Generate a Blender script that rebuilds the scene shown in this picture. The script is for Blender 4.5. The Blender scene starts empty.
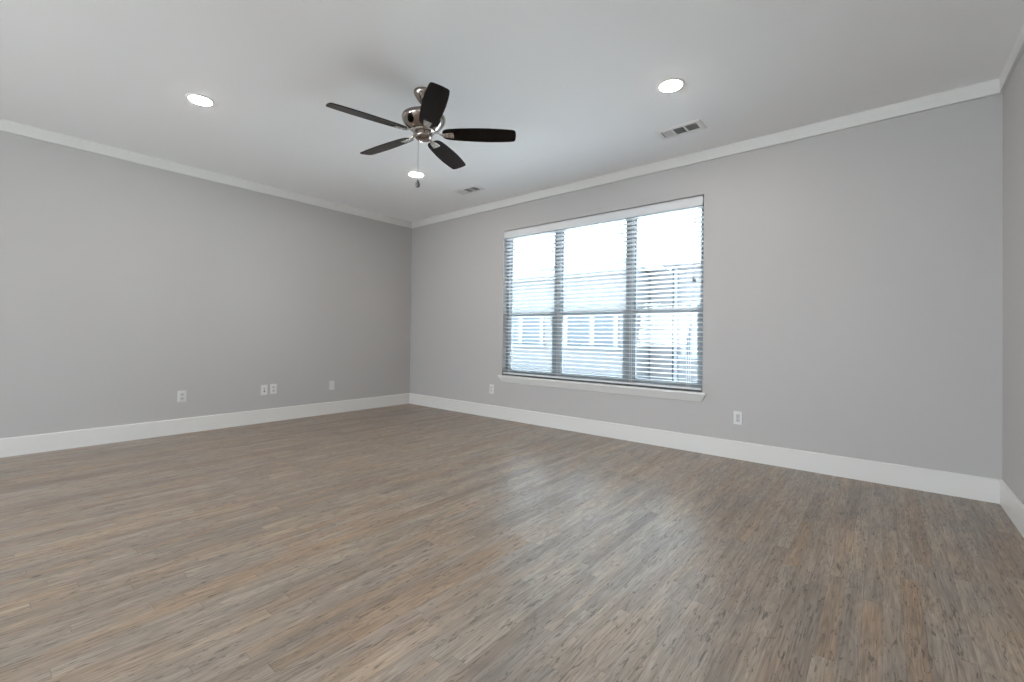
import bpy, bmesh, math, random
from mathutils import Vector, Matrix
random.seed(7)
R = math.radians
scene = bpy.context.scene
col = scene.collection

# ---------------------------------------------------------------- camera
F_PX, YAW, PITCH, ROLL, CY = 447.5858, -0.6930, 0.0098, 0.0123, 331.494
CAM_H = 1.038
fw = Vector((math.sin(YAW) * math.cos(PITCH), math.cos(YAW) * math.cos(PITCH), math.sin(PITCH)))
rt = Vector((math.cos(YAW), -math.sin(YAW), 0.0))
up = rt.cross(fw)
rt2 = rt * math.cos(ROLL) + up * math.sin(ROLL)
up2 = -rt * math.sin(ROLL) + up * math.cos(ROLL)
cam_data = bpy.data.cameras.new('camera')
cam = bpy.data.objects.new('camera', cam_data)
col.objects.link(cam)
cam.matrix_world = Matrix(((rt2.x, up2.x, -fw.x, 0), (rt2.y, up2.y, -fw.y, 0), (rt2.z, up2.z, -fw.z, CAM_H), (0, 0, 0, 1)))
cam_data.sensor_fit = 'HORIZONTAL'
cam_data.sensor_width = 36.0
cam_data.lens = F_PX / 1024 * 36.0
cam_data.shift_y = (CY - 341.0) / 1024.0
cam_data.clip_start = 0.02
scene.camera = cam

# ---------------------------------------------------------------- world, light, exposure
SKY = 9.5
world = bpy.data.worlds.new('overcast_sky')
scene.world = world
world.use_nodes = True
wn = world.node_tree
bg = wn.nodes['Background']
bg.inputs['Color'].default_value = (0.74, 0.87, 1.0, 1)
bg.inputs['Strength'].default_value = SKY

XL, XR, YB, YF, ZC = -5.511, 0.589, 4.231, -6.6, 2.743      # room
WX0, WX1, WZ0, WZ1 = -3.668, -1.262, 0.548, 2.350            # visible window opening
RX0, RX1, RZ0, RZ1 = -3.9, -1.1, 0.60, 2.30                  # unseen rear window, added for fill light

def area(name, loc, rot, sx, sy, power, color, portal=False):
    l = bpy.data.lights.new(name, 'AREA')
    l.shape = 'RECTANGLE'; l.size = sx; l.size_y = sy; l.energy = power; l.color = color
    o = bpy.data.objects.new(name, l); col.objects.link(o)
    o.location = loc; o.rotation_euler = rot
    if portal: l.cycles.is_portal = True
    return o
area('window_portal', ((WX0 + WX1) / 2, YB + 0.16, (WZ0 + WZ1) / 2), (R(-90), 0, 0), WX1 - WX0, WZ1 - WZ0, 1, (1, 1, 1), True)
area('added_window_portal', ((RX0 + RX1) / 2, YF - 0.16, (RZ0 + RZ1) / 2), (R(90), 0, 0), RX1 - RX0, RZ1 - RZ0, 1, (1, 1, 1), True)
area('rear_fill', ((RX0 + RX1) / 2, YF + 0.03, 1.45), (R(90 + 8), 0, 0), RX1 - RX0 - 0.1, 1.6, 22, (1.0, 0.93, 0.86))  # added fill lamp just inside the rear opening
SY0, SY1, SZ0, SZ1 = -5.4, -3.4, 0.70, 2.10                  # unseen side windows, added behind the camera for fill light
sd = area('side_fill', (XL + 0.55, (SY0 + SY1) / 2, 1.4), (R(76), 0, R(-56)), 1.7, 1.3, 140, (0.86, 0.93, 1.0))  # added fill lamp, stands off the left wall, aimed forward
sd.data.spread = R(135)
area('side_fill', (XR - 0.03, (SY0 + SY1) / 2, 1.4), (R(80), 0, R(90)), SY1 - SY0 - 0.1, 1.3, 38, (0.92, 0.96, 1.0))  # added fill lamp at the right wall opening
sun_l = bpy.data.lights.new('added_sun', 'SUN'); sun_l.energy = 52.0; sun_l.angle = R(18); sun_l.color = (1.0, 0.98, 0.95)
sun = bpy.data.objects.new('added_sun', sun_l); col.objects.link(sun)
sun.rotation_euler = (R(-32), 0, R(12))      # high sun added beyond the houses, bounces light off slats to ceiling
LAMP = 185.0
LAMP_COL = (1.0, 0.88, 0.78)

scene.view_settings.view_transform = 'Standard'
scene.view_settings.look = 'None'
scene.view_settings.gamma = 1.0
scene.view_settings.use_curve_mapping = False
scene.view_settings.exposure = 0.14
scene.cycles.use_denoising = True
scene.cycles.max_bounces = 16
scene.cycles.diffuse_bounces = 8
scene.cycles.glossy_bounces = 4
scene.cycles.transparent_max_bounces = 16
scene.cycles.sample_clamp_indirect = 8.0

# ---------------------------------------------------------------- materials
def mat(name, color, rough=0.5, metal=0.0, spec=0.5):
    m = bpy.data.materials.new(name); m.use_nodes = True
    b = m.node_tree.nodes['Principled BSDF']
    b.inputs['Base Color'].default_value = (*color, 1)
    b.inputs['Roughness'].default_value = rough
    b.inputs['Metallic'].default_value = metal
    b.inputs['Specular IOR Level'].default_value = spec
    return m

def N(nt, t, **kw):
    n = nt.nodes.new(t)
    for k, v in kw.items(): setattr(n, k, v)
    return n

def math_node(nt, op, a, b=None, c=None):
    n = N(nt, 'ShaderNodeMath', operation=op)
    for i, v in enumerate((a, b, c)):
        if v is None: continue
        if isinstance(v, (int, float)): n.inputs[i].default_value = v
        else: nt.links.new(v, n.inputs[i])
    return n.outputs[0]

def ramp(nt, fac, stops):
    n = N(nt, 'ShaderNodeValToRGB')
    e = n.color_ramp.elements
    while len(e) < len(stops): e.new(0.5)
    for el, (p, c) in zip(e, stops):
        el.position = p; el.color = (*c, 1) if len(c) == 3 else c
    nt.links.new(fac, n.inputs[0])
    return n.outputs[0]

def paint(name, color, rough, bump=0.06, scale=220):
    """rolled paint: faint orange-peel"""
    m = mat(name, color, rough)
    nt = m.node_tree; b = nt.nodes['Principled BSDF']
    tc = N(nt, 'ShaderNodeTexCoord'); ns = N(nt, 'ShaderNodeTexNoise')
    ns.inputs['Scale'].default_value = scale; ns.inputs['Detail'].default_value = 2
    nt.links.new(tc.outputs['Object'], ns.inputs['Vector'])
    bp = N(nt, 'ShaderNodeBump'); bp.inputs['Strength'].default_value = bump; bp.inputs['Distance'].default_value = 0.002
    nt.links.new(ns.outputs['Fac'], bp.inputs['Height']); nt.links.new(bp.outputs['Normal'], b.inputs['Normal'])
    return m

M = {}
M['wall'] = paint('grey_wall_paint', (0.455, 0.443, 0.436), 0.55)
M['ceiling'] = paint('ceiling_paint', (0.88, 0.885, 0.89), 0.9, 0.08, 160)
M['trim'] = mat('trim_paint', (0.685, 0.68, 0.66), 0.35)
M['blind'] = mat('blind_white', (0.66, 0.67, 0.68), 0.4)
M['cord'] = mat('blind_cord', (0.80, 0.82, 0.84), 0.7)
M['tassel'] = mat('tassel_grey', (0.10, 0.11, 0.12), 0.4)
M['sash'] = mat('window_sash', (0.16, 0.19, 0.21), 0.4)
M['plate'] = mat('outlet_plastic', (0.66, 0.655, 0.645), 0.35)
M['socket'] = mat('outlet_socket', (0.50, 0.51, 0.52), 0.4)
M['slot'] = mat('outlet_slot', (0.03, 0.03, 0.03), 0.6)
M['vent'] = mat('vent_enamel', (0.78, 0.78, 0.77), 0.4)
M['duct'] = mat('duct_shade', (0.05, 0.052, 0.055), 0.8)
M['ring'] = mat('light_trim_ring', (0.88, 0.87, 0.85), 0.4)
M['screw'] = mat('screw_metal', (0.6, 0.6, 0.6), 0.35, 1.0)
M['ground'] = mat('pale_concrete', (0.74, 0.74, 0.73), 0.9)

def emit(name, color, strength):
    m = bpy.data.materials.new(name); m.use_nodes = True
    nt = m.node_tree; nt.nodes.clear()
    e = N(nt, 'ShaderNodeEmission'); o = N(nt, 'ShaderNodeOutputMaterial')
    e.inputs[0].default_value = (*color, 1); e.inputs[1].default_value = strength
    nt.links.new(e.outputs[0], o.inputs[0]); return m
M['lens'] = emit('lamp_lens', LAMP_COL, LAMP)

def make_glass():
    m = bpy.data.materials.new('window_glass'); m.use_nodes = True
    nt = m.node_tree; nt.nodes.clear()
    t = N(nt, 'ShaderNodeBsdfTransparent'); g = N(nt, 'ShaderNodeBsdfGlossy'); f = N(nt, 'ShaderNodeFresnel')
    t.inputs[0].default_value = (0.93, 0.97, 0.98, 1); g.inputs['Roughness'].default_value = 0.02
    f.inputs['IOR'].default_value = 1.25
    x = N(nt, 'ShaderNodeMixShader'); o = N(nt, 'ShaderNodeOutputMaterial')
    nt.links.new(f.outputs[0], x.inputs[0]); nt.links.new(t.outputs[0], x.inputs[1]); nt.links.new(g.outputs[0], x.inputs[2])
    nt.links.new(x.outputs[0], o.inputs[0]); return m
M['glass'] = make_glass()

def make_nickel():
    m = mat('brushed_nickel', (0.29, 0.25, 0.225), 0.22, 1.0)
    nt = m.node_tree; b = nt.nodes['Principled BSDF']
    tc = N(nt, 'ShaderNodeTexCoord'); mp = N(nt, 'ShaderNodeMapping'); mp.inputs['Scale'].default_value = (6, 6, 400)
    ns = N(nt, 'ShaderNodeTexNoise'); ns.inputs['Scale'].default_value = 3
    nt.links.new(tc.outputs['Object'], mp.inputs[0]); nt.links.new(mp.outputs[0], ns.inputs['Vector'])
    r = ramp(nt, ns.outputs['Fac'], [(0.3, (0.10,) * 3), (0.7, (0.20,) * 3)])
    nt.links.new(r, b.inputs['Roughness'])
    return m
M['nickel'] = make_nickel()
M['fob'] = mat('fob_grey', (0.16, 0.155, 0.15), 0.35, 0.6)
M['chrome'] = mat('bright_nickel', (0.72, 0.69, 0.66), 0.2, 1.0)

def make_blade():
    m = mat('espresso_blade', (0.01, 0.007, 0.006), 0.16, 0.0, 0.2)
    nt = m.node_tree; b = nt.nodes['Principled BSDF']
    tc = N(nt, 'ShaderNodeTexCoord'); mp = N(nt, 'ShaderNodeMapping'); mp.inputs['Scale'].default_value = (3, 45, 3)
    ns = N(nt, 'ShaderNodeTexNoise'); ns.inputs['Scale'].default_value = 2.0; ns.inputs['Detail'].default_value = 5; ns.inputs['Distortion'].default_value = 0.8
    nt.links.new(tc.outputs['Object'], mp.inputs[0]); nt.links.new(mp.outputs[0], ns.inputs['Vector'])
    c = ramp(nt, ns.outputs['Fac'], [(0.40, (0.0008, 0.0006, 0.0007)), (0.58, (0.003, 0.0018, 0.0018)), (0.75, (0.024, 0.010, 0.008))])
    nt.links.new(c, b.inputs['Base Color'])
    return m
M['blade'] = make_blade()

def make_floor():
    """2.25 inch oak strips running away to the window wall, grey-brown stain with open grain"""
    W, L = 0.0595, 0.95
    m = mat('grey_stained_oak', (0.2, 0.17, 0.14), 0.35)
    nt = m.node_tree; b = nt.nodes['Principled BSDF']; lk = nt.links.new
    tc = N(nt, 'ShaderNodeTexCoord'); sp = N(nt, 'ShaderNodeSeparateXYZ'); lk(tc.outputs['Object'], sp.inputs[0])
    X, Y = sp.outputs[0], sp.outputs[1]
    u = math_node(nt, 'DIVIDE', X, W)
    row = math_node(nt, 'FLOOR', u)
    fu = math_node(nt, 'SUBTRACT', u, row)
    wr = N(nt, 'ShaderNodeTexWhiteNoise', noise_dimensions='1D'); lk(row, wr.inputs['W'])
    wr2 = N(nt, 'ShaderNodeTexWhiteNoise', noise_dimensions='1D'); lk(math_node(nt, 'ADD', row, 77.3), wr2.inputs['W'])
    ln = math_node(nt, 'MULTIPLY_ADD', wr2.outputs['Value'], 0.7, 0.6)
    v = math_node(nt, 'ADD', math_node(nt, 'DIVIDE', Y, ln), math_node(nt, 'MULTIPLY', wr.outputs['Value'], 37.0))
    idx = math_node(nt, 'FLOOR', v)
    fv = math_node(nt, 'MULTIPLY', math_node(nt, 'SUBTRACT', v, idx), ln)
    cv = N(nt, 'ShaderNodeCombineXYZ'); lk(row, cv.inputs[0]); lk(idx, cv.inputs[1])
    wb = N(nt, 'ShaderNodeTexWhiteNoise', noise_dimensions='3D'); lk(cv.outputs[0], wb.inputs['Vector'])
    sc = N(nt, 'ShaderNodeSeparateColor'); lk(wb.outputs['Color'], sc.inputs[0])
    r1, r2, r3 = sc.outputs[0], sc.outputs[1], sc.outputs[2]
    # board-local grain coordinates
    gx = math_node(nt, 'ADD', X, math_node(nt, 'MULTIPLY', r1, 13.0))
    gy = math_node(nt, 'ADD', Y, math_node(nt, 'MULTIPLY', r2, 29.0))
    def grain(sx, sy, scale, detail, dist):
        c = N(nt, 'ShaderNodeCombineXYZ')
        lk(math_node(nt, 'MULTIPLY', gx, sx), c.inputs[0]); lk(math_node(nt, 'MULTIPLY', gy, sy), c.inputs[1]); lk(r3, c.inputs[2])
        n = N(nt, 'ShaderNodeTexNoise'); n.inputs['Scale'].default_value = scale
        n.inputs['Detail'].default_value = detail; n.inputs['Distortion'].default_value = dist
        lk(c.outputs[0], n.inputs['Vector']); return n.outputs['Fac']
    fine = grain(230, 6, 1.0, 3, 0.2)
    pore = grain(150, 9, 1.0, 2, 0.6)
    broad = grain(26, 2.2, 1.0, 3, 0.5)
    cath = math_node(nt, 'SINE', math_node(nt, 'MULTIPLY', grain(14, 1.5, 1.0, 2, 0.3), 75.0))
    base = ramp(nt, r1, [(0.0, (0.235, 0.195, 0.163)), (0.25, (0.305, 0.258, 0.220)), (0.5, (0.285, 0.248, 0.214)),
                         (0.75, (0.335, 0.290, 0.245)), (1.0, (0.285, 0.216, 0.158))])
    def mul(c, fac, lo, hi):
        k = math_node(nt, 'MULTIPLY_ADD', fac, hi - lo, lo)
        vm = N(nt, 'ShaderNodeVectorMath', operation='SCALE'); lk(c, vm.inputs[0]); lk(k, vm.inputs['Scale']); return vm.outputs[0]
    c = mul(base, broad, 0.42, 1.42)
    c = mul(c, fine, 0.46, 1.42)
    c = mul(c, math_node(nt, 'MULTIPLY_ADD', cath, 0.5, 0.5), 0.86, 1.08)
    # dark open pores and streaks
    pm = ramp(nt, pore, [(0.60, (0, 0, 0)), (0.72, (1, 1, 1))])
    c = mul(c, pm, 1.0, 0.62)
    fleck = grain(75, 11, 1.0, 3, 1.6)
    fm = ramp(nt, fleck, [(0.59, (0, 0, 0)), (0.66, (1, 1, 1))])
    c = mul(c, fm, 1.0, 0.42)
    # large soft colour drift of the stain (bluish / warm)
    big = N(nt, 'ShaderNodeTexNoise'); big.inputs['Scale'].default_value = 2.3; big.inputs['Detail'].default_value = 3
    cb = N(nt, 'ShaderNodeCombineXYZ'); lk(math_node(nt, 'MULTIPLY', X, 2.6), cb.inputs[0]); lk(Y, cb.inputs[1]); lk(math_node(nt, 'MULTIPLY', r3, 0.35), cb.inputs[2])
    lk(cb.outputs[0], big.inputs['Vector'])
    tint = ramp(nt, big.outputs['Fac'], [(0.32, (0.93, 0.94, 0.93)), (0.5, (1.05, 1.0, 0.94)), (0.68, (1.13, 1.0, 0.85))])
    vm = N(nt, 'ShaderNodeVectorMath', operation='MULTIPLY'); lk(c, vm.inputs[0]); lk(tint, vm.inputs[1]); c = vm.outputs[0]
    # knots
    vo = N(nt, 'ShaderNodeTexVoronoi'); vo.inputs['Scale'].default_value = 1.0
    ck = N(nt, 'ShaderNodeCombineXYZ'); lk(math_node(nt, 'MULTIPLY', X, 2.2), ck.inputs[0]); lk(math_node(nt, 'MULTIPLY', Y, 1.3), ck.inputs[1]); lk(ck.outputs[0], vo.inputs['Vector'])
    kn = ramp(nt, vo.outputs['Distance'], [(0.012, (0.25, 0.25, 0.25)), (0.03, (1, 1, 1))])
    vm = N(nt, 'ShaderNodeVectorMath', operation='MULTIPLY'); lk(c, vm.inputs[0]); lk(kn, vm.inputs[1]); c = vm.outputs[0]
    # joints
    ed = math_node(nt, 'MINIMUM', fu, math_node(nt, 'SUBTRACT', 1.0, fu))
    j1 = math_node(nt, 'LESS_THAN', ed, 0.018)
    j2 = math_node(nt, 'LESS_THAN', fv, 0.003)
    jt = math_node(nt, 'MAXIMUM', j1, j2)
    c = mul(c, jt, 1.0, 0.72)
    lk(c, b.inputs['Base Color'])
    b.inputs['Specular IOR Level'].default_value = 0.85
    rg = math_node(nt, 'MULTIPLY_ADD', pore, 0.20, 0.28)
    lk(rg, b.inputs['Roughness'])
    bp = N(nt, 'ShaderNodeBump'); bp.inputs['Strength'].default_value = 0.35; bp.inputs['Distance'].default_value = 0.0012
    h = math_node(nt, 'SUBTRACT', math_node(nt, 'ADD', math_node(nt, 'MULTIPLY', fine, 0.5), math_node(nt, 'MULTIPLY', r2, 0.25)), jt)
    h = math_node(nt, 'SUBTRACT', h, math_node(nt, 'MULTIPLY', pm, 0.4))
    lk(h, bp.inputs['Height']); lk(bp.outputs['Normal'], b.inputs['Normal'])
    return m
M['floor'] = make_floor()

def make_siding():
    m = mat('pale_lap_siding', (0.24, 0.25, 0.26), 0.8)
    nt = m.node_tree; b = nt.nodes['Principled BSDF']
    tc = N(nt, 'ShaderNodeTexCoord'); sp = N(nt, 'ShaderNodeSeparateXYZ'); nt.links.new(tc.outputs['Object'], sp.inputs[0])
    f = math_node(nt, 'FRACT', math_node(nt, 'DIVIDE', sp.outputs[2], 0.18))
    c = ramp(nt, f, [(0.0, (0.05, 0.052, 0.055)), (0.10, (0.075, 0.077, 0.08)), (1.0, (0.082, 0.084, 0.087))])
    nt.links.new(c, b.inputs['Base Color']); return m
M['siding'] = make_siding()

def make_brick():
    m = mat('pale_brick', (0.3, 0.28, 0.27), 0.9)
    nt = m.node_tree; b = nt.nodes['Principled BSDF']
    tc = N(nt, 'ShaderNodeTexCoord'); mp = N(nt, 'ShaderNodeMapping'); mp.inputs['Rotation'].default_value = (R(90), 0, 0)
    br = N(nt, 'ShaderNodeTexBrick'); br.inputs['Scale'].default_value = 4.2
    br.inputs['Color1'].default_value = (0.062, 0.060, 0.062, 1); br.inputs['Color2'].default_value = (0.075, 0.073, 0.075, 1); br.inputs['Mortar'].default_value = (0.085, 0.085, 0.085, 1)
    nt.links.new(tc.outputs['Object'], mp.inputs[0]); nt.links.new(mp.outputs[0], br.inputs['Vector'])
    nt.links.new(br.outputs['Color'], b.inputs['Base Color']); return m
M['brick'] = make_brick()
M['ext_trim'] = mat('exterior_white_trim', (0.12, 0.122, 0.124), 0.6)
M['ext_glass'] = mat('exterior_window_glass', (0.05, 0.06, 0.07), 0.5, 0.0, 0.2)
M['ext_dark'] = mat('exterior_gutter_grey', (0.09, 0.10, 0.11), 0.5)
M['roof'] = mat('exterior_roof', (0.26, 0.26, 0.27), 0.9)

# ---------------------------------------------------------------- mesh helpers
def box(bm, x0, x1, y0, y1, z0, z1, mtx=None):
    vs = [bm.verts.new(p) for p in ((x0, y0, z0), (x1, y0, z0), (x1, y1, z0), (x0, y1, z0), (x0, y0, z1), (x1, y0, z1), (x1, y1, z1), (x0, y1, z1))]
    for f in ((0, 3, 2, 1), (4, 5, 6, 7), (0, 1, 5, 4), (1, 2, 6, 5), (2, 3, 7, 6), (3, 0, 4, 7)):
        bm.faces.new([vs[i] for i in f])
    if mtx is not None:
        for v in vs: v.co = mtx @ v.co
    return vs

def prism(bm, pts, axis_from, axis_to, fn):
    """pts: 2D outline; fn(u, v, t) -> 3D; extruded t from axis_from to axis_to"""
    a = [bm.verts.new(fn(u, v, axis_from)) for u, v in pts]
    b = [bm.verts.new(fn(u, v, axis_to)) for u, v in pts]
    n = len(pts)
    bm.faces.new(a); bm.faces.new(b[::-1])
    for i in range(n): bm.faces.new([a[i], b[i], b[(i + 1) % n], a[(i + 1) % n]])

def lathe(bm, prof, seg=48, cap=True):
    rings = []
    for r_, z in prof:
        rings.append([bm.verts.new((max(r_, 1e-5) * math.cos(2 * math.pi * i / seg), max(r_, 1e-5) * math.sin(2 * math.pi * i / seg), z)) for i in range(seg)])
    for a, b in zip(rings, rings[1:]):
        for i in range(seg): bm.faces.new([a[i], a[(i + 1) % seg], b[(i + 1) % seg], b[i]])
    if cap:
        bm.faces.new(rings[0][::-1]); bm.faces.new(rings[-1])

def tube(bm, p0, p1, rad, seg=10):
    p0, p1 = Vector(p0), Vector(p1); d = (p1 - p0).normalized()
    a = d.orthogonal().normalized(); b = d.cross(a)
    ring = lambda p: [bm.verts.new(p + (a * math.cos(2 * math.pi * i / seg) + b * math.sin(2 * math.pi * i / seg)) * rad) for i in range(seg)]
    r0, r1 = ring(p0), ring(p1)
    for i in range(seg): bm.faces.new([r0[i], r0[(i + 1) % seg], r1[(i + 1) % seg], r1[i]])
    bm.faces.new(r0[::-1]); bm.faces.new(r1)

def build(name, bm, m, parent=None, smooth=False, bevel=0.0, seg=2):
    bmesh.ops.recalc_face_normals(bm, faces=bm.faces)
    me = bpy.data.meshes.new(name); bm.to_mesh(me); bm.free()
    me.materials.append(m)
    o = bpy.data.objects.new(name, me); col.objects.link(o)
    if parent: o.parent = parent
    if smooth:
        for p in me.polygons: p.use_smooth = True
        me.set_sharp_from_angle(angle=R(35))
    if bevel:
        b = o.modifiers.new('bevel', 'BEVEL'); b.width = bevel; b.segments = seg; b.limit_method = 'ANGLE'
    return o

def struct(name, bm, m, **kw):
    o = build(name, bm, m, **kw); o['kind'] = 'structure'; return o

def thing(name, label, cat, loc, rot=(0, 0, 0), group=None):
    o = bpy.data.objects.new(name, None); col.objects.link(o)
    o.empty_display_size = 0.05
    o.location = loc; o.rotation_euler = rot
    o['label'] = label; o['category'] = cat
    if group: o['group'] = group
    return o

# ---------------------------------------------------------------- room shell
T = 0.15
bm = bmesh.new(); box(bm, XL - T, XR + T, YF - T, YB + T, -0.15, 0.0); struct('floor', bm, M['floor'])
bm = bmesh.new(); box(bm, XL - T, XR + T, YF - T, YB + T, ZC, ZC + 0.15); struct('ceiling', bm, M['ceiling'])

def holed_wall(bm, x0, x1, y0, y1, z0, z1, hx0, hx1, hz0, hz1):
    xs = [x0, hx0, hx1, x1]; zs = [z0, hz0, hz1, z1]
    for yv, flip in ((y0, 0), (y1, 1)):
        g = [[bm.verts.new((x, yv, z)) for z in zs] for x in xs]
        for i in range(3):
            for k in range(3):
                if i == 1 and k == 1: continue
                bm.faces.new([g[i][k], g[i + 1][k], g[i + 1][k + 1], g[i][k + 1]])
        if flip: B = g
        else: A = g
    for (i, k), (i2, k2) in [((1, 1), (2, 1)), ((2, 1), (2, 2)), ((2, 2), (1, 2)), ((1, 2), (1, 1)),
                             ((0, 0), (3, 0)), ((3, 0), (3, 3)), ((3, 3), (0, 3)), ((0, 3), (0, 0))]:
        bm.faces.new([A[i][k], A[i2][k2], B[i2][k2], B[i][k]])
bm = bmesh.new(); holed_wall(bm, YF - T, YB + T, XR, XR + T, 0, ZC, SY0, SY1, SZ0, SZ1)
for v in bm.verts: v.co = (v.co.y, v.co.x, v.co.z)
struct('wall_right', bm, M['wall'])
bm = bmesh.new(); holed_wall(bm, XL, XR, YB, YB + T, 0, ZC, WX0, WX1, WZ0, WZ1); struct('wall_back', bm, M['wall'])
bm = bmesh.new(); holed_wall(bm, YF - T, YB + T, XL - T, XL, 0, ZC, SY0, SY1, SZ0, SZ1)
for v in bm.verts: v.co = (v.co.y, v.co.x, v.co.z)
struct('wall_left', bm, M['wall'])
bm = bmesh.new(); holed_wall(bm, XL, XR, YF - T, YF, 0, ZC, RX0, RX1, RZ0, RZ1); struct('wall_front', bm, M['wall'])

# baseboards (eased top edge) and flat crown boards
BH, BT = 0.1545, 0.014
CB, CT = 2.648, 0.018
def base_prof(): return [(0, 0), (BT, 0), (BT, BH - 0.007), (BT - 0.007, BH), (0, BH)]
def crown_prof(): return [(0, CB), (CT - 0.002, CB), (CT, CB + 0.002), (CT, ZC), (0, ZC)]
def run(name, prof, side):
    bm = bmesh.new()
    if side == 'left': prism(bm, prof, YF, YB, lambda u, v, t: (XL + u, t, v))
    if side == 'right': prism(bm, prof, YF, YB, lambda u, v, t: (XR - u, t, v))
    if side == 'back': prism(bm, prof, XL + (BT if 'base' in name else CT), XR - (BT if 'base' in name else CT), lambda u, v, t: (t, YB - u, v))
    if side == 'front':
        prism(bm, prof, XL + CT, XR - CT, lambda u, v, t: (t, YF + u, v))
    return struct(name, bm, M['trim'])
run('baseboard_left', base_prof(), 'left'); run('baseboard_right', base_prof(), 'right'); run('baseboard_back', base_prof(), 'back')
for i, s in enumerate(('left', 'back', 'right', 'front')): run('trim_%d' % (i + 1), crown_prof(), s)

# ---------------------------------------------------------------- visible window
FY0, FY1 = YB + 0.075, YB + 0.14       # frame depth range
w1 = thing('window_1', 'wide three-part sash window with dark frames behind the white blind', 'window', ((WX0 + WX1) / 2, YB + 0.10, WZ0))
del w1['label'], w1['category']
w1['kind'] = 'structure'
inv = Matrix.Translation(-Vector(w1.location))
MX = (-2.905, -2.015)                  # mullion centres
MR = 1.285                             # meeting rail centre
def wbox(bm, *a): box(bm, *a, mtx=inv)
bm = bmesh.new()
wbox(bm, WX0, WX0 + 0.04, FY0, FY1, WZ0, WZ1); wbox(bm, WX1 - 0.04, WX1, FY0, FY1, WZ0, WZ1)
wbox(bm, WX0 + 0.04, WX1 - 0.04, FY0, FY1, WZ1 - 0.035, WZ1); wbox(bm, WX0 + 0.04, WX1 - 0.04, FY0, FY1, WZ0, WZ0 + 0.035)
build('window_frame', bm, M['sash'], w1)
for mx in MX:
    bm = bmesh.new(); wbox(bm, mx - 0.04, mx + 0.04, FY0, FY1, WZ0 + 0.035, WZ1 - 0.035); build('mullion', bm, M['sash'], w1)
cells = [(WX0 + 0.04, MX[0] - 0.04), (MX[0] + 0.04, MX[1] - 0.04), (MX[1] + 0.04, WX1 - 0.04)]
for a, b_ in cells:
    for (z0, z1, y0, st) in ((WZ0 + 0.035, MR + 0.02, FY0 + 0.005, 0.030), (MR - 0.02, WZ1 - 0.035, FY0 + 0.036, 0.018)):
        y1 = y0 + 0.026
        bm = bmesh.new()
        wbox(bm, a, a + st, y0, y1, z0, z1); wbox(bm, b_ - st, b_, y0, y1, z0, z1)
        wbox(bm, a + st, b_ - st, y0, y1, z0, z0 + 0.038); wbox(bm, a + st, b_ - st, y0, y1, z1 - 0.038, z1)
        s = build('window_sash', bm, M['sash'], w1)
        bm = bmesh.new(); wbox(bm, a + st, b_ - st, y0 + 0.011, y0 + 0.015, z0 + 0.038, z1 - 0.038)
        build('window_pane', bm, M['glass'], s)

# stool and apron
bm = bmesh.new()
box(bm, WX0 - 0.037, WX1 + 0.037, YB - 0.042, YB, WZ0 - 0.020, WZ0)
box(bm, WX0, WX1, YB, FY0, WZ0 - 0.020, WZ0)
struct('trim_5', bm, M['trim'], bevel=0.003)
bm = bmesh.new()
zt, zb_ = WZ0 - 0.020, WZ0 - 0.088
a0, a1, b0, b1 = WX0 - 0.030, WX1 + 0.030, WX0 + 0.008, WX1 - 0.008       # leaning board, top edge wider and further out
vs = [bm.verts.new(c) for c in ((a0, YB, zt), (a1, YB, zt), (a1, YB - 0.036, zt), (a0, YB - 0.036, zt),
                                (b0, YB, zb_), (b1, YB, zb_), (b1, YB - 0.010, zb_), (b0, YB - 0.010, zb_))]
for f in ((0, 1, 2, 3), (4, 7, 6, 5), (3, 2, 6, 7), (0, 3, 7, 4), (1, 5, 6, 2), (0, 4, 5, 1)): bm.faces.new([vs[k] for k in f])
struct('trim_6', bm, M['trim'], bevel=0.002)

# unseen window added behind the camera to admit fill light
w2 = thing('added_window_2', 'x', 'window', ((RX0 + RX1) / 2, YF - 0.08, RZ0)); del w2['label'], w2['category']; w2['kind'] = 'structure'
inv2 = Matrix.Translation(-Vector(w2.location))
bm = bmesh.new()
for xa, xb in ((RX0, RX0 + 0.06), (RX1 - 0.06, RX1), ((RX0 + RX1) / 2 - 0.05, (RX0 + RX1) / 2 + 0.05)): box(bm, xa, xb, YF - 0.11, YF - 0.05, RZ0, RZ1, mtx=inv2)
for za, zb in ((RZ0, RZ0 + 0.07), (RZ1 - 0.07, RZ1)): box(bm, RX0 + 0.06, RX1 - 0.06, YF - 0.10, YF - 0.06, za, zb, mtx=inv2)
build('window_frame', bm, M['trim'], w2)
bm = bmesh.new(); box(bm, RX0 + 0.06, RX1 - 0.06, YF - 0.083, YF - 0.079, RZ0 + 0.07, RZ1 - 0.07, mtx=inv2); build('window_pane', bm, M['glass'], w2)

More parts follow.
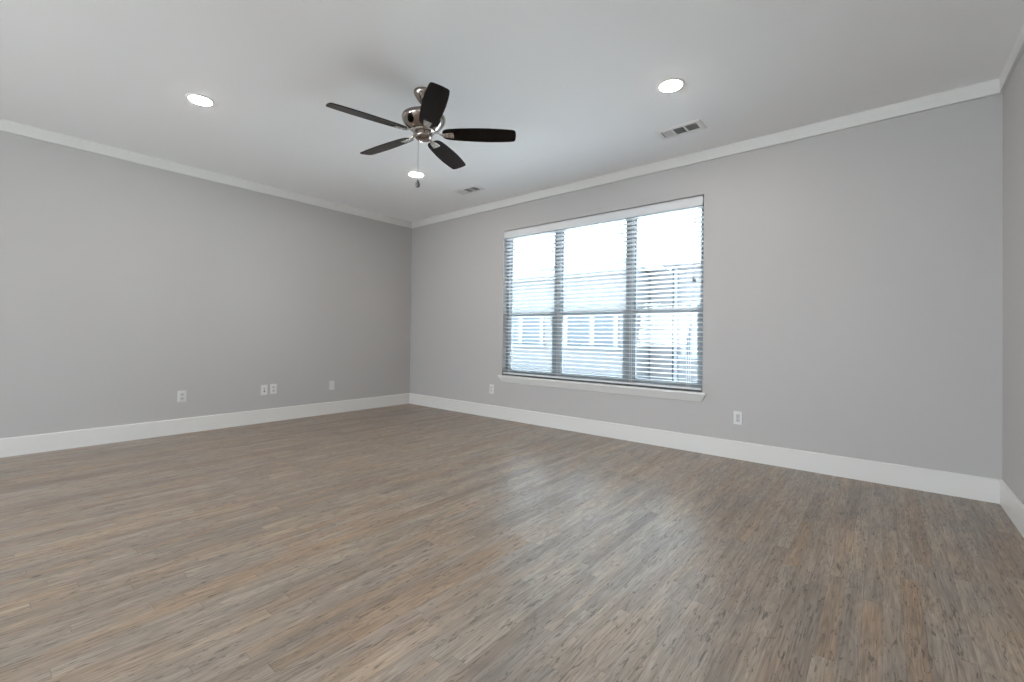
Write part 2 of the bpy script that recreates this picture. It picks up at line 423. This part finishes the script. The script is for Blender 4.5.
for wname, sx in (('added_window_3', -1), ('added_window_4', 1)):  # unseen side windows, added to bring fill light in
    X0 = XL if sx < 0 else XR
    w3 = bpy.data.objects.new(wname, None); col.objects.link(w3); w3.location = (X0 + sx * 0.08, (SY0 + SY1) / 2, SZ0); w3['kind'] = 'structure'
    inv3 = Matrix.Translation(-Vector(w3.location))
    xa, xb = sorted((X0 + sx * 0.11, X0 + sx * 0.05))
    bm = bmesh.new()
    for ya, yb in ((SY0, SY0 + 0.05), (SY1 - 0.05, SY1), ((SY0 + SY1) / 2 - 0.04, (SY0 + SY1) / 2 + 0.04)): box(bm, xa, xb, ya, yb, SZ0, SZ1, mtx=inv3)
    for za, zb in ((SZ0, SZ0 + 0.05), (SZ1 - 0.05, SZ1)): box(bm, xa + 0.01, xb - 0.01, SY0 + 0.05, SY1 - 0.05, za, zb, mtx=inv3)
    build('window_frame', bm, M['trim'], w3)
    bm = bmesh.new(); box(bm, (xa + xb) / 2 - 0.002, (xa + xb) / 2 + 0.002, SY0 + 0.05, SY1 - 0.05, SZ0 + 0.05, SZ1 - 0.05, mtx=inv3); build('window_pane', bm, M['glass'], w3)

# ---------------------------------------------------------------- blind
BX0, BX1 = WX0 + 0.006, WX1 - 0.006
bl = thing('venetian_blind', 'wide white horizontal slat blind hanging inside the window opening', 'blind', ((BX0 + BX1) / 2, YB + 0.03, WZ0))
invb = Matrix.Translation(-Vector(bl.location))
SY = YB + 0.034                         # slat centre line
TOPZ = WZ1 - 0.012
bm = bmesh.new()                        # valance with small cap and bottom bead, returns at the ends
prism(bm, [(YB + 0.000, TOPZ - 0.078), (YB + 0.0, TOPZ - 0.012), (YB - 0.006, TOPZ - 0.008), (YB - 0.006, TOPZ), (YB + 0.010, TOPZ), (YB + 0.010, TOPZ - 0.078), (YB + 0.010, TOPZ - 0.084), (YB - 0.003, TOPZ - 0.084), (YB - 0.003, TOPZ - 0.078)],
      BX0 + 0.002, BX1 - 0.006, lambda u, v, t: tuple(invb @ Vector((t, u, v))))
build('valance', bm, M['blind'], bl)
bm = bmesh.new(); box(bm, BX0 + 0.004, BX1 - 0.004, YB + 0.012, YB + 0.062, TOPZ - 0.055, TOPZ - 0.008, mtx=invb); build('headrail', bm, M['blind'], bl)
PITCH_S = 0.0432
ztop = TOPZ - 0.098; zbot = WZ0 + 0.062
n_s = int((ztop - zbot) / PITCH_S) + 1
step = (ztop - zbot) / (n_s - 1)
bm = bmesh.new()
TILT = R(-11)
for i in range(n_s):
    z = ztop - i * step
    jy = random.uniform(-0.0006, 0.0006)
    prof = []
    for k in range(5):
        y = -0.025 + 0.0125 * k
        prof.append((y, 0.0018 + 0.0024 * (1 - (y / 0.025) ** 2)))
    for k in range(5):
        y = 0.025 - 0.0125 * k
        prof.append((y, -0.0014 + 0.0024 * (1 - (y / 0.025) ** 2)))
    cs, sn = math.cos(TILT), math.sin(TILT)
    prism(bm, prof, BX0 + 0.006, BX1 - 0.006, lambda u, v, t: tuple(invb @ Vector((t, SY + jy + u * cs - v * sn, z + u * sn + v * cs))))
build('slats', bm, M['blind'], bl, smooth=True)
bm = bmesh.new(); box(bm, BX0 + 0.006, BX1 - 0.006, SY - 0.025, SY + 0.025, WZ0 + 0.016, WZ0 + 0.034, mtx=invb); build('bottom_rail', bm, M['blind'], bl, bevel=0.003)
for lx in (-3.56, -2.845, -1.965, -1.40):
    bm = bmesh.new()
    for dy in (-0.0265, 0.0265):
        for dx in (-0.009, 0.009):
            tube(bm, invb @ Vector((lx + dx, SY + dy, WZ0 + 0.02)), invb @ Vector((lx + dx, SY + dy, TOPZ - 0.06)), 0.0013, 6)
    for i in range(n_s):
        z = ztop - i * step - 0.0035
        box(bm, lx - 0.009, lx - 0.0078, SY - 0.0262, SY + 0.0262, z - 0.0006, z + 0.0006, mtx=invb)
    build('ladder_cord', bm, M['cord'], bl)
LX = -1.338
bm = bmesh.new()
for dx in (-0.003, 0.003): tube(bm, invb @ Vector((LX + dx, YB - 0.004, TOPZ - 0.084)), invb @ Vector((LX + dx * 0.6, YB - 0.004, 1.585)), 0.0012, 6)
M['lift'] = mat('lift_cord_grey', (0.30, 0.31, 0.33), 0.7)
lc = build('lift_cord', bm, M['lift'], bl)
for k, (dx, dz) in enumerate(((-0.009, 0.012), (0.006, 0.0))):
    bm = bmesh.new(); lathe(bm, [(0.002, 0.0), (0.004, -0.004), (0.0075, -0.022), (0.008, -0.036), (0.005, -0.042), (0.0, -0.042)], 14)
    bmesh.ops.translate(bm, verts=bm.verts, vec=invb @ Vector((LX + dx, YB - 0.010, 1.588 + dz)))
    build('tassel', bm, M['tassel'], lc, smooth=True)

# ---------------------------------------------------------------- ceiling fan
FC = Vector((-2.490, 2.000, ZC)); ZBL = 2.448 - ZC; PHASE = 41.1
fan = thing('ceiling_fan', 'five-blade ceiling fan with dark brown blades and brushed nickel motor', 'ceiling fan', FC)
bm = bmesh.new(); lathe(bm, [(0.071, 0.0), (0.072, -0.006), (0.071, -0.014), (0.064, -0.030), (0.050, -0.052), (0.038, -0.068), (0.030, -0.076), (0.0, -0.077)], 56); build('canopy', bm, M['nickel'], fan, smooth=True)
bm = bmesh.new(); lathe(bm, [(0.0125, -0.070), (0.0125, -0.165)], 24); build('downrod', bm, M['nickel'], fan, smooth=True)
bm = bmesh.new(); lathe(bm, [(0.0, -0.135), (0.024, -0.135), (0.028, -0.141), (0.028, -0.157), (0.050, -0.161), (0.105, -0.165), (0.138, -0.170), (0.149, -0.178), (0.152, -0.190), (0.149, -0.205), (0.139, -0.224), (0.122, -0.243), (0.103, -0.258), (0.085, -0.269), (0.074, -0.273), (0.0, -0.274)], 72)
build('motor_housing', bm, M['nickel'], fan, smooth=True)
bm = bmesh.new(); lathe(bm, [(0.0, -0.274), (0.074, -0.274), (0.078, -0.277), (0.078, -0.283), (0.074, -0.287), (0.0, -0.287)], 56); build('flywheel', bm, M['chrome'], fan, smooth=True)
bm = bmesh.new(); lathe(bm, [(0.0, -0.287), (0.058, -0.287), (0.062, -0.290), (0.062, -0.312), (0.058, -0.324), (0.050, -0.332), (0.036, -0.336), (0.010, -0.338), (0.008, -0.342), (0.0, -0.343)], 56)
build('switch_housing', bm, M['nickel'], fan, smooth=True)
# pull chain of small beads with a fob
cp = rt * -0.030 + Vector((fw.x, fw.y, 0)) * -0.030
bm = bmesh.new()
z = -0.330
while z > -0.625:
    bmesh.ops.create_icosphere(bm, subdivisions=1, radius=0.0019, matrix=Matrix.Translation((cp.x, cp.y, z))); z -= 0.0052
tube(bm, (cp.x, cp.y, -0.325), (cp.x, cp.y, -0.625), 0.0007, 6)
pc = build('pull_chain', bm, M['fob'], fan)
bm = bmesh.new(); lathe(bm, [(0.0, 0.0), (0.004, -0.002), (0.008, -0.012), (0.0155, -0.030), (0.0165, -0.040), (0.011, -0.052), (0.0, -0.055)], 20)
bmesh.ops.translate(bm, verts=bm.verts, vec=(cp.x, cp.y, -0.628)); build('fob', bm, M['fob'], pc, smooth=True)

def blade_outline():
    pts = []
    key = [(0.1328, 0.024), (0.1397, 0.038), (0.1535, 0.049), (0.1820, 0.057), (0.2460, 0.064), (0.3542, 0.0705), (0.4526, 0.072), (0.5510, 0.068), (0.6101, 0.063), (0.6327, 0.059), (0.6416, 0.052)]
    tip = [(0.6460, 0.040), (0.6485, 0.02), (0.6494, 0.0)]
    top = key + tip
    pts = [(x, y) for x, y in top] + [(x, -y) for x, y in reversed(top[:-1])]
    return pts
out = blade_outline()
for k in range(5):
    ang = R(PHASE + 72 * k)
    mtx = Matrix.Translation((0, 0, ZBL)) @ Matrix.Rotation(ang, 4, 'Z') @ Matrix.Rotation(R(-13), 4, 'X')
    bm = bmesh.new()
    prism(bm, out, -0.003, 0.003, lambda u, v, t: (u, v, t))
    bd = build('blade', bm, M['blade'], fan, bevel=0.0015)
    bd.matrix_local = mtx
    # blade iron: cranked arm from the flywheel and a shaped plate under the blade root
    bm = bmesh.new()
    plate = [(0.128, 0.010), (0.140, 0.019), (0.158, 0.023), (0.185, 0.026), (0.206, 0.028), (0.211, 0.022), (0.213, 0.0)]
    pp = plate + [(x, -y) for x, y in reversed(plate[:-1])]
    prism(bm, pp, -0.0095, -0.0032, lambda u, v, t: tuple(mtx @ Vector((u, v, t))))
    A = Matrix.Translation((0, 0, 0)) @ Matrix.Rotation(ang, 4, 'Z')
    path = [(0.060, -0.280), (0.085, -0.281), (0.100, -0.288), (0.118, -0.297), (0.145, -0.301)]
    wd = [0.020, 0.017, 0.011, 0.011, 0.016]
    prev = None
    for (px_, pz), w_ in zip(path, wd):
        ring = [bm.verts.new(A @ Vector(c)) for c in ((px_, -w_, pz - 0.004), (px_, w_, pz - 0.004), (px_, w_, pz + 0.003), (px_, -w_, pz + 0.003))]
        if prev:
            for i in range(4): bm.faces.new([prev[i], prev[(i + 1) % 4], ring[(i + 1) % 4], ring[i]])
        else: bm.faces.new(ring)
        prev = ring
    bm.faces.new(prev[::-1])
    iron = build('blade_iron', bm, M['chrome'], fan, bevel=0.0015)
    for sx, sy in ((0.165, 0.012), (0.165, -0.012), (0.196, 0.0)):
        bm = bmesh.new()
        bmesh.ops.create_uvsphere(bm, u_segments=10, v_segments=6, radius=0.004, matrix=mtx @ Matrix.Translation((sx, sy, -0.0095)))
        build('screw', bm, M['screw'], iron, smooth=True)

# ---------------------------------------------------------------- recessed lights
def copy_tree(o, parent=None):
    c = o.copy(); col.objects.link(c)
    if parent: c.parent = parent
    for ch in list(o.children): copy_tree(ch, c)
    return c
lt = thing('recessed_light', '', 'ceiling light', (-3.862, 1.05, ZC), group='round recessed ceiling lights')
bm = bmesh.new(); lathe(bm, [(0.070, -0.001), (0.090, -0.001), (0.091, -0.003), (0.088, -0.006), (0.076, -0.0085), (0.0715, -0.0085), (0.071, -0.001)], 56, cap=False); build('trim_ring', bm, M['ring'], lt, smooth=True)
bm = bmesh.new(); lathe(bm, [(0.0708, -0.003), (0.0708, -0.0085), (0.064, -0.0115), (0.040, -0.014), (0.0, -0.015)], 56, cap=True); build('lens', bm, M['lens'], lt, smooth=True)
spots = [(-3.862, 1.04, 'lit round ceiling light alone on the left side, left of the fan'),
         (-1.109, 2.98, 'lit round ceiling light right of the fan, next to the nearer ceiling vent'),
         (-3.823, 2.98, 'lit round ceiling light seen below the fan hub beside the pull chain'),
         (-1.109, 1.04, 'added round fill light overhead, right of the fan and outside the picture'),  # this and the next two: unseen lamps added to light the room
         (-3.862, -1.1, 'added round fill light behind the camera on the left wall side'),
         (-1.109, -1.1, 'added round fill light behind the camera on the right wall side')]
for i, (x, y, lab) in enumerate(spots):
    o = lt if i == 0 else copy_tree(lt)
    o.location = (x, y, ZC); o['label'] = lab

# ---------------------------------------------------------------- ceiling vents
def make_vent(label, loc):
    v = thing('ceiling_vent', label, 'vent', loc, group='white rectangular ceiling vents')
    HX, HY = 0.183, 0.094
    ix, iy = 0.142, 0.060
    bm = bmesh.new()
    # border: sloped frame ring
    o_ = [(-HX, -HY), (HX, -HY), (HX, HY), (-HX, HY)]; i_ = [(-ix, -iy), (ix, -iy), (ix, iy), (-ix, iy)]; m_ = [(-HX + .008, -HY + .008), (HX - .008, -HY + .008), (HX - .008, HY - .008), (-HX + .008, HY - .008)]
    rings = [[bm.verts.new((x, y, z)) for x, y in ring] for ring, z in ((o_, -0.0005), (o_, -0.003), (m_, -0.009), (i_, -0.009), (i_, -0.002))]
    for a, b in zip(rings, rings[1:]):
        for k in range(4): bm.faces.new([a[k], a[(k + 1) % 4], b[(k + 1) % 4], b[k]])
    for k in (-1, 1):
        xc = k * ix / 3
        box(bm, xc - 0.006, xc + 0.006, -iy, iy, -0.009, -0.002)
    fr = build('frame', bm, M['vent'], v)
    bm = bmesh.new(); box(bm, -ix, ix, -iy, iy, -0.0018, -0.0006); build('duct_shade_plate', bm, M['duct'], v)  # dark plate in place of the shade inside the duct
    for g, kind in ((-1, 'x'), (0, 'y'), (1, 'z')):
        bm = bmesh.new()
        cx = g * ix * 2 / 3; hw = ix / 3 - 0.007
        if kind == 'y':
            for j in range(7):
                y = -iy + (j + 0.5) * 2 * iy / 7
                box(bm, -hw, hw, -0.0048, 0.0048, -0.0004, 0.0004, mtx=Matrix.Translation((cx, y, -0.0055)) @ Matrix.Rotation(R(38), 4, 'X'))
        else:
            sgn = -1 if kind == 'x' else 1
            for j in range(6):
                x = cx - hw + (j + 0.5) * 2 * hw / 6
                box(bm, -0.0052, 0.0052, -iy, iy, -0.0004, 0.0004, mtx=Matrix.Translation((x, 0, -0.0055)) @ Matrix.Rotation(R(38 * sgn), 4, 'Y'))
        build('louvers', bm, M['vent'], v)
    return v
make_vent('white ceiling vent with three louver panels near the right of the ceiling, below a light', (-1.288, 3.675, ZC))
make_vent('white ceiling vent close to the far corner, between the fan and the wall', (-3.745, 3.685, ZC))

# ---------------------------------------------------------------- wall plates
def make_plate(label, loc, rot, kind):
    """local frame: plate in XZ plane, front towards -Y"""
    name = {'duplex': 'power_outlet', 'decor': 'power_outlet', 'data': 'data_outlet', 'blank': 'blank_wall_plate'}[kind]
    cat = {'duplex': 'outlet', 'decor': 'outlet', 'data': 'outlet', 'blank': 'wall plate'}[kind]
    p = thing(name, label, cat, loc, rot, group='white wall plates low on the walls')
    bm = bmesh.new()
    w, h = 0.036, 0.0585
    rings = []
    for s, y in ((0.0, 0.0), (0.0, -0.0025), (0.004, -0.006)):
        rings.append([bm.verts.new(c) for c in ((-w + s, y, -h + s), (w - s, y, -h + s), (w - s, y, h - s), (-w + s, y, h - s))])
    for a, b in zip(rings, rings[1:]):
        for k in range(4): bm.faces.new([a[k], a[(k + 1) % 4], b[(k + 1) % 4], b[k]])
    bm.faces.new(rings[0]); bm.faces.new(rings[-1])
    build('cover_plate', bm, M['plate'], p)
    if kind == 'duplex':
        for zc in (0.0195, -0.0195):
            bm = bmesh.new()
            pts = [(0.0168 * math.cos(t) , 0.0142 * max(-0.82, min(0.82, math.sin(t) * 1.15)) ) for t in [2 * math.pi * i / 28 for i in range(28)]]
            prism(bm, pts, -0.0080, -0.0055, lambda u, v, t: (u, t, v + zc))
            s = build('socket', bm, M['socket'], p)
            bm = bmesh.new()
            box(bm, -0.0075, -0.0052, -0.0083, -0.0079, zc - 0.001, zc + 0.008); box(bm, 0.0052, 0.0072, -0.0083, -0.0079, zc, zc + 0.007)
            bmesh.ops.create_cone(bm, cap_ends=True, segments=12, radius1=0.0026, radius2=0.0026, depth=0.0004, matrix=Matrix.Translation((0, -0.0081, zc - 0.0065)) @ Matrix.Rotation(R(90), 4, 'X'))
            build('slots', bm, M['slot'], s)
    if kind == 'decor':
        bm = bmesh.new(); box(bm, -0.0165, 0.0165, -0.0075, -0.0055, -0.0335, 0.0335); s = build('socket', bm, M['socket'], p, bevel=0.001)
        for zc in (0.0190, -0.0190):
            bm = bmesh.new()
            box(bm, -0.0078, -0.0052, -0.0079, -0.0074, zc - 0.003, zc + 0.006); box(bm, 0.0052, 0.0075, -0.0079, -0.0074, zc - 0.002, zc + 0.005)
            bmesh.ops.create_cone(bm, cap_ends=True, segments=12, radius1=0.0028, radius2=0.0028, depth=0.0005, matrix=Matrix.Translation((0, -0.00765, zc - 0.009)) @ Matrix.Rotation(R(90), 4, 'X'))
            build('slots', bm, M['slot'], s)
    if kind == 'data':
        for zc, r_ in ((0.012, 0.0055), (-0.016, 0.0075)):
            bm = bmesh.new(); box(bm, -r_, r_, -0.0075, -0.0055, zc - r_, zc + r_); build('jack', bm, M['slot'], p, bevel=0.001)
    for zc in ((0.048, -0.048) if kind != 'duplex' else (0.0,)):
        bm = bmesh.new()
        bmesh.ops.create_uvsphere(bm, u_segments=10, v_segments=6, radius=0.003, matrix=Matrix.Translation((0, -0.0058, zc)) @ Matrix.Scale(0.4, 4, (0, 1, 0)))
        build('screw', bm, M['plate'], p, smooth=True)
    return p
LR = (0, 0, R(90))
make_plate('white duplex power outlet alone on the left wall, nearest to the picture edge', (XL, 1.374, 0.378), LR, 'duplex')
make_plate('white plate with dark cable jacks, left one of the pair on the left wall', (XL, 2.162, 0.378), LR, 'data')
make_plate('white duplex power outlet, right one of the pair on the left wall', (XL, 2.264, 0.381), LR, 'duplex')
make_plate('small white plate on the left wall, nearest to the far corner', (XL, 2.985, 0.366), LR, 'blank')
make_plate('small white power outlet on the window wall, left of the window below the sill', (-3.838, YB, 0.358), (0, 0, 0), 'duplex')
make_plate('white power outlet with rectangular sockets on the window wall, right of the window', (-0.965, YB, 0.353), (0, 0, 0), 'decor')

# ---------------------------------------------------------------- outside
bm = bmesh.new(); box(bm, -40, 40, YB + T + 0.01, 60, -0.55, -0.40); o = struct('ground', bm, M['ground'])
bm = bmesh.new(); box(bm, -40, 40, -40, YF - T - 0.01, -0.35, -0.20); o = struct('patio', bm, M['ground'])

GZ = -0.40
h1 = thing('neighbouring_house', 'pale low house across the yard, seen through the left and middle of the blind', 'house', (-9.7, 12.5, GZ))
inv1 = Matrix.Translation(-Vector(h1.location))
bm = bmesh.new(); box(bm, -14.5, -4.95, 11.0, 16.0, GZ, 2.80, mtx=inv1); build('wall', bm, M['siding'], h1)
bm = bmesh.new()
box(bm, -14.8, -4.70, 10.72, 16.2, 2.86, 2.98, mtx=inv1)
build('roof', bm, M['roof'], h1)
bm = bmesh.new(); box(bm, -14.8, -4.70, 10.66, 10.76, 2.97, 3.06, mtx=inv1); box(bm, -14.8, -4.72, 10.72, 11.0, 2.78, 2.86, mtx=inv1); build('gutter', bm, M['ext_dark'], h1)
def ext_window(house, inv_, x0, x1, z0, z1, y, divs, lab='window'):
    bm = bmesh.new()
    box(bm, x0 - 0.12, x0, y - 0.05, y, z0 - 0.02, z1 + 0.1, mtx=inv_); box(bm, x1, x1 + 0.12, y - 0.05, y, z0 - 0.02, z1 + 0.1, mtx=inv_)
    box(bm, x0, x1, y - 0.05, y, z1, z1 + 0.1, mtx=inv_)
    for d in divs: box(bm, d - 0.07, d + 0.07, y - 0.05, y, z0, z1, mtx=inv_)
    f = build(lab, bm, M['ext_trim'], house)
    bm = bmesh.new(); box(bm, x0, x1, y - 0.02, y - 0.003, z0, z1, mtx=inv_); build('pane', bm, M['ext_glass'], f)
    bm = bmesh.new(); box(bm, x0 - 0.2, x1 + 0.2, y - 0.10, y, z0 - 0.10, z0 - 0.02, mtx=inv_); build('sill', bm, M['ext_dark'], f)
ext_window(h1, inv1, -7.02, -5.56, 0.80, 1.62, 11.0, [-6.22])
ext_window(h1, inv1, -9.5, -8.0, 0.80, 1.62, 11.0, [-8.75])
bm = bmesh.new(); box(bm, -5.22, -5.12, 10.90, 10.99, GZ, 2.78, mtx=inv1); build('downspout', bm, M['ext_trim'], h1)

h2 = thing('neighbouring_house', 'pale brick-fronted house seen through the right part of the blind', 'house', (-1.8, 14.0, GZ))
inv2_ = Matrix.Translation(-Vector(h2.location))
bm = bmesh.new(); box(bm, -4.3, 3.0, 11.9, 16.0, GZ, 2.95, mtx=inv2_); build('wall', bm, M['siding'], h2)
bm = bmesh.new(); box(bm, -4.90, -4.3, 11.8, 12.4, GZ, 2.84, mtx=inv2_); build('brick_pier', bm, M['brick'], h2)
bm = bmesh.new(); box(bm, -4.62, 3.2, 11.6, 16.2, 2.96, 3.02, mtx=inv2_); build('roof', bm, M['roof'], h2)
ext_window(h2, inv2_, -3.95, -2.6, 0.60, 1.9, 11.9, [-3.75])
bm = bmesh.new(); box(bm, -4.25, -4.17, 11.80, 11.89, GZ, 2.94, mtx=inv2_); build('downspout', bm, M['ext_dark'], h2)
